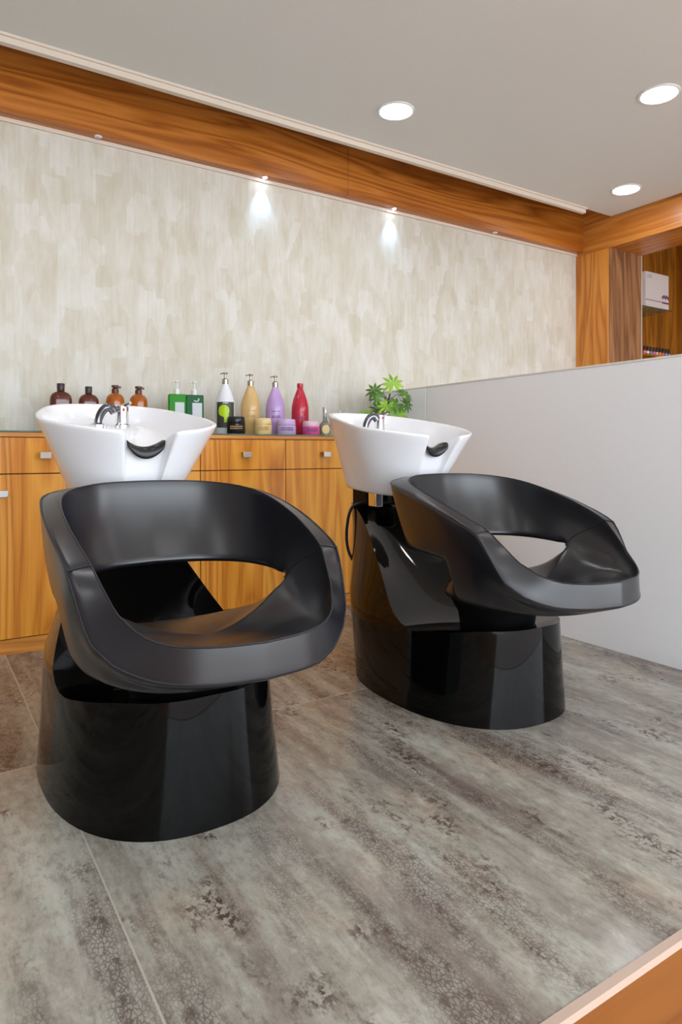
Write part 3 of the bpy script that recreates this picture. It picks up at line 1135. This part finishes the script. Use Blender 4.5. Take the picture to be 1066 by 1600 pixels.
def leaf(parent, base, cen, face_dir, size, mat, roll=0.0, lobes=9):
    bm = bmesh.new()
    n = Vector(face_dir).normalized()
    up = Vector((0, 0, 1))
    if abs(n.z) > .95: up = Vector((0, 1, 0))
    a = up.cross(n).normalized()
    b = n.cross(a)
    cen = Vector(cen)
    c0 = bm.verts.new(cen)
    for k in range(lobes):
        th = roll + PI / 2 + (k - (lobes - 1) / 2) * (2 * PI / (lobes + 1.0))
        L = size * (1.0 - 0.22 * abs((k - (lobes - 1) / 2) / ((lobes - 1) / 2)))
        wv = size * 0.125
        d = a * math.cos(th) + b * math.sin(th)
        s = n.cross(d)
        segs = []
        for t, ww in ((.22, .45), (.5, 1.0), (.75, .65)):
            droop = -n * (t * t) * size * 0.22
            mid = bm.verts.new(cen + d * L * t + droop + n * .0)
            segs.append((bm.verts.new(cen + d * L * t + s * wv * ww + droop + n * wv * .22 * ww), mid, bm.verts.new(cen + d * L * t - s * wv * ww + droop + n * wv * .22 * ww)))
        tip = bm.verts.new(cen + d * L - n * size * .22)
        bm.faces.new((c0, segs[0][0], segs[0][1]))
        bm.faces.new((c0, segs[0][1], segs[0][2]))
        for p, q in zip(segs, segs[1:]):
            bm.faces.new((p[0], q[0], q[1], p[1]))
            bm.faces.new((p[1], q[1], q[2], p[2]))
        bm.faces.new((segs[-1][0], tip, segs[-1][1]))
        bm.faces.new((segs[-1][1], tip, segs[-1][2]))
    lf = link_bm('leaf', bm, mat, parent, angle=180, recalc=False)
    so = lf.modifiers.new('solid', 'SOLIDIFY')
    so.thickness = 0.0008
    st = bmesh.new()
    p0, p1 = Vector(base), cen
    mid = (p0 + p1) / 2 + Vector((0, 0, .02))
    tube(st, smooth_path([tuple(p0), tuple(mid), tuple(p1)], 4), .0018, 6)
    link_bm('leaf_stalk', st, stem_mat, lf)


PY = 3.06
plx = px(606, PY)
pl = empty('potted_plant', (plx, PY, CT), 'green potted plant with star-shaped leaves behind the right basin', 'plant')
lobj('pot', [(.040, 0), (.044, .004), (.055, .085), (.058, .088), (.058, .098), (.052, .098), (.050, .088)], pot_mat, pl)
bm = bmesh.new()
lathe(bm, [(.049, .080), (.047, .088), (.02, .091)], 24)
link_bm('soil', bm, plain('soil', srgb(60, 44, 34), .9), pl)
bm = bmesh.new()
tube(bm, smooth_path([(0, 0, .08), (.004, -.01, .14), (-.002, -.01, .20), (.004, -.02, .245)], 4), .008, 8, r2=.004)
tube(bm, smooth_path([(-.01, .0, .08), (-.02, -.01, .15), (-.03, -.015, .225)], 4), .006, 8, r2=.004)
link_bm('stem', bm, stem_mat, pl)
V = (-.45, -1, .25)
# image-right on the shelf is direction (.844,-.536)
def pos(u, v, d=0.0):
    return (u * .844 - d * .536, -u * .536 - d * .844, v)
for (u, v, d, fd, sz, mt, rl) in (
        (.030, .292, .02, (-.5, -1, .45), .082, leaf_light, .2),
        (-.075, .255, .03, (-.9, -.8, .6), .070, leaf_dark, .7),
        (-.055, .215, .06, (-.7, -1, .1), .062, leaf_dark, 1.2),
        (.098, .232, .03, (.2, -1, .7), .070, leaf_dark, -.9),
        (.105, .180, .02, (.1, -1, .2), .060, leaf_dark, -1.6),
        (-.105, .125, .04, (-.4, -.8, 1.1), .080, leaf_light, 1.3),
        (.045, .175, .06, (-.2, -1, .5), .075, leaf_dark, 2.2),
        (-.010, .165, .08, (-.5, -1, .3), .070, leaf_light, 2.8),
        (.060, .125, .07, (-.1, -1, .3), .072, leaf_light, 3.3),
        (-.050, .150, -.02, (-.5, -1, .7), .070, leaf_dark, .4)):
    leaf(pl, (0.0, -.01, .20) if v > .2 else (0, -.005, .14), pos(u, v, d), fd, sz, mt, rl)

# ------------------------------------------------------------------ closet contents
SY = 3.36
tag(boxo('wall_shelf', wood_inner, (4.82, 5.9, 3.22, 3.598, 1.585, 1.603)), 'narrow wooden shelf under the row of nail polish', 'shelf')
sh2 = tag(boxo('glass_shelf', glassy, (4.82, 5.50, 3.34, 3.598, 2.018, 2.026)), 'glass shelf under the white carton in the wooden closet', 'shelf')
bx = empty('white_carton', (5.36, 3.41, 2.027), 'white cardboard carton with purple floral print in the wooden closet', 'box')
paper = plain('carton_white', srgb(222, 212, 208), .5)
boxo('carton', paper, (-.235, .095, -.07, .07, 0, .29), bx, .002)
purple = plain('purple_print', srgb(112, 44, 104), .5)
bm = bmesh.new()
box(bm, -.235, .095, -.0715, -.070, .052, .057)
box(bm, .00, .09, -.0715, -.070, .045, .057)
for k in range(5):
    cx_, cz_ = .005 + k * .02, .095 + .012 * (k % 2)
    for j in range(5):
        a = 2 * PI * j / 5
        ring = [bm.verts.new((cx_ + .009 * math.cos(a) + .006 * math.cos(b_), -.0715, cz_ + .009 * math.sin(a) + .006 * math.sin(b_))) for b_ in [2 * PI * q / 8 for q in range(8)]]
        bm.faces.new(ring)
link_bm('floral_print', bm, purple, bx, smooth=False)
print_lines(bx, lab_grey, -.0712, .255, 2, .07, .012, .018, cx=-.18)

cols = [('pink', (232, 96, 130)), ('pale cream', (226, 206, 186)), ('teal', (40, 140, 160)), ('magenta', (216, 70, 160)), ('nude', (216, 180, 160)), ('coral', (236, 110, 84)), ('orange-red', (226, 84, 60)), ('blue', (80, 130, 200)), ('grey', (120, 118, 120))]
places = ['first from the wooden reveal', 'second from the wooden reveal', 'third from the wooden reveal', 'fourth from the wooden reveal', 'middle of the row', 'sixth from the wooden reveal', 'seventh from the wooden reveal', 'second from the right end of the row', 'right end of the row']
for k, (nm, c) in enumerate(cols):
    t = empty('nail_polish', (5.045 + k * .043, 3.30, 1.604), '%s nail polish bottle with black cap, %s' % (nm, places[k]), 'nail polish', 'nail polish row on the closet shelf')
    lobj('body', [(.014, 0), (.015, .003), (.015, .034), (.007, .039)], plain('polish_' + nm.replace(' ', '_'), srgb(*c), .15), t, 16)
    lobj('cap', [(.0095, .039), (.0095, .072), (.008, .074)], black_p, t, 14)
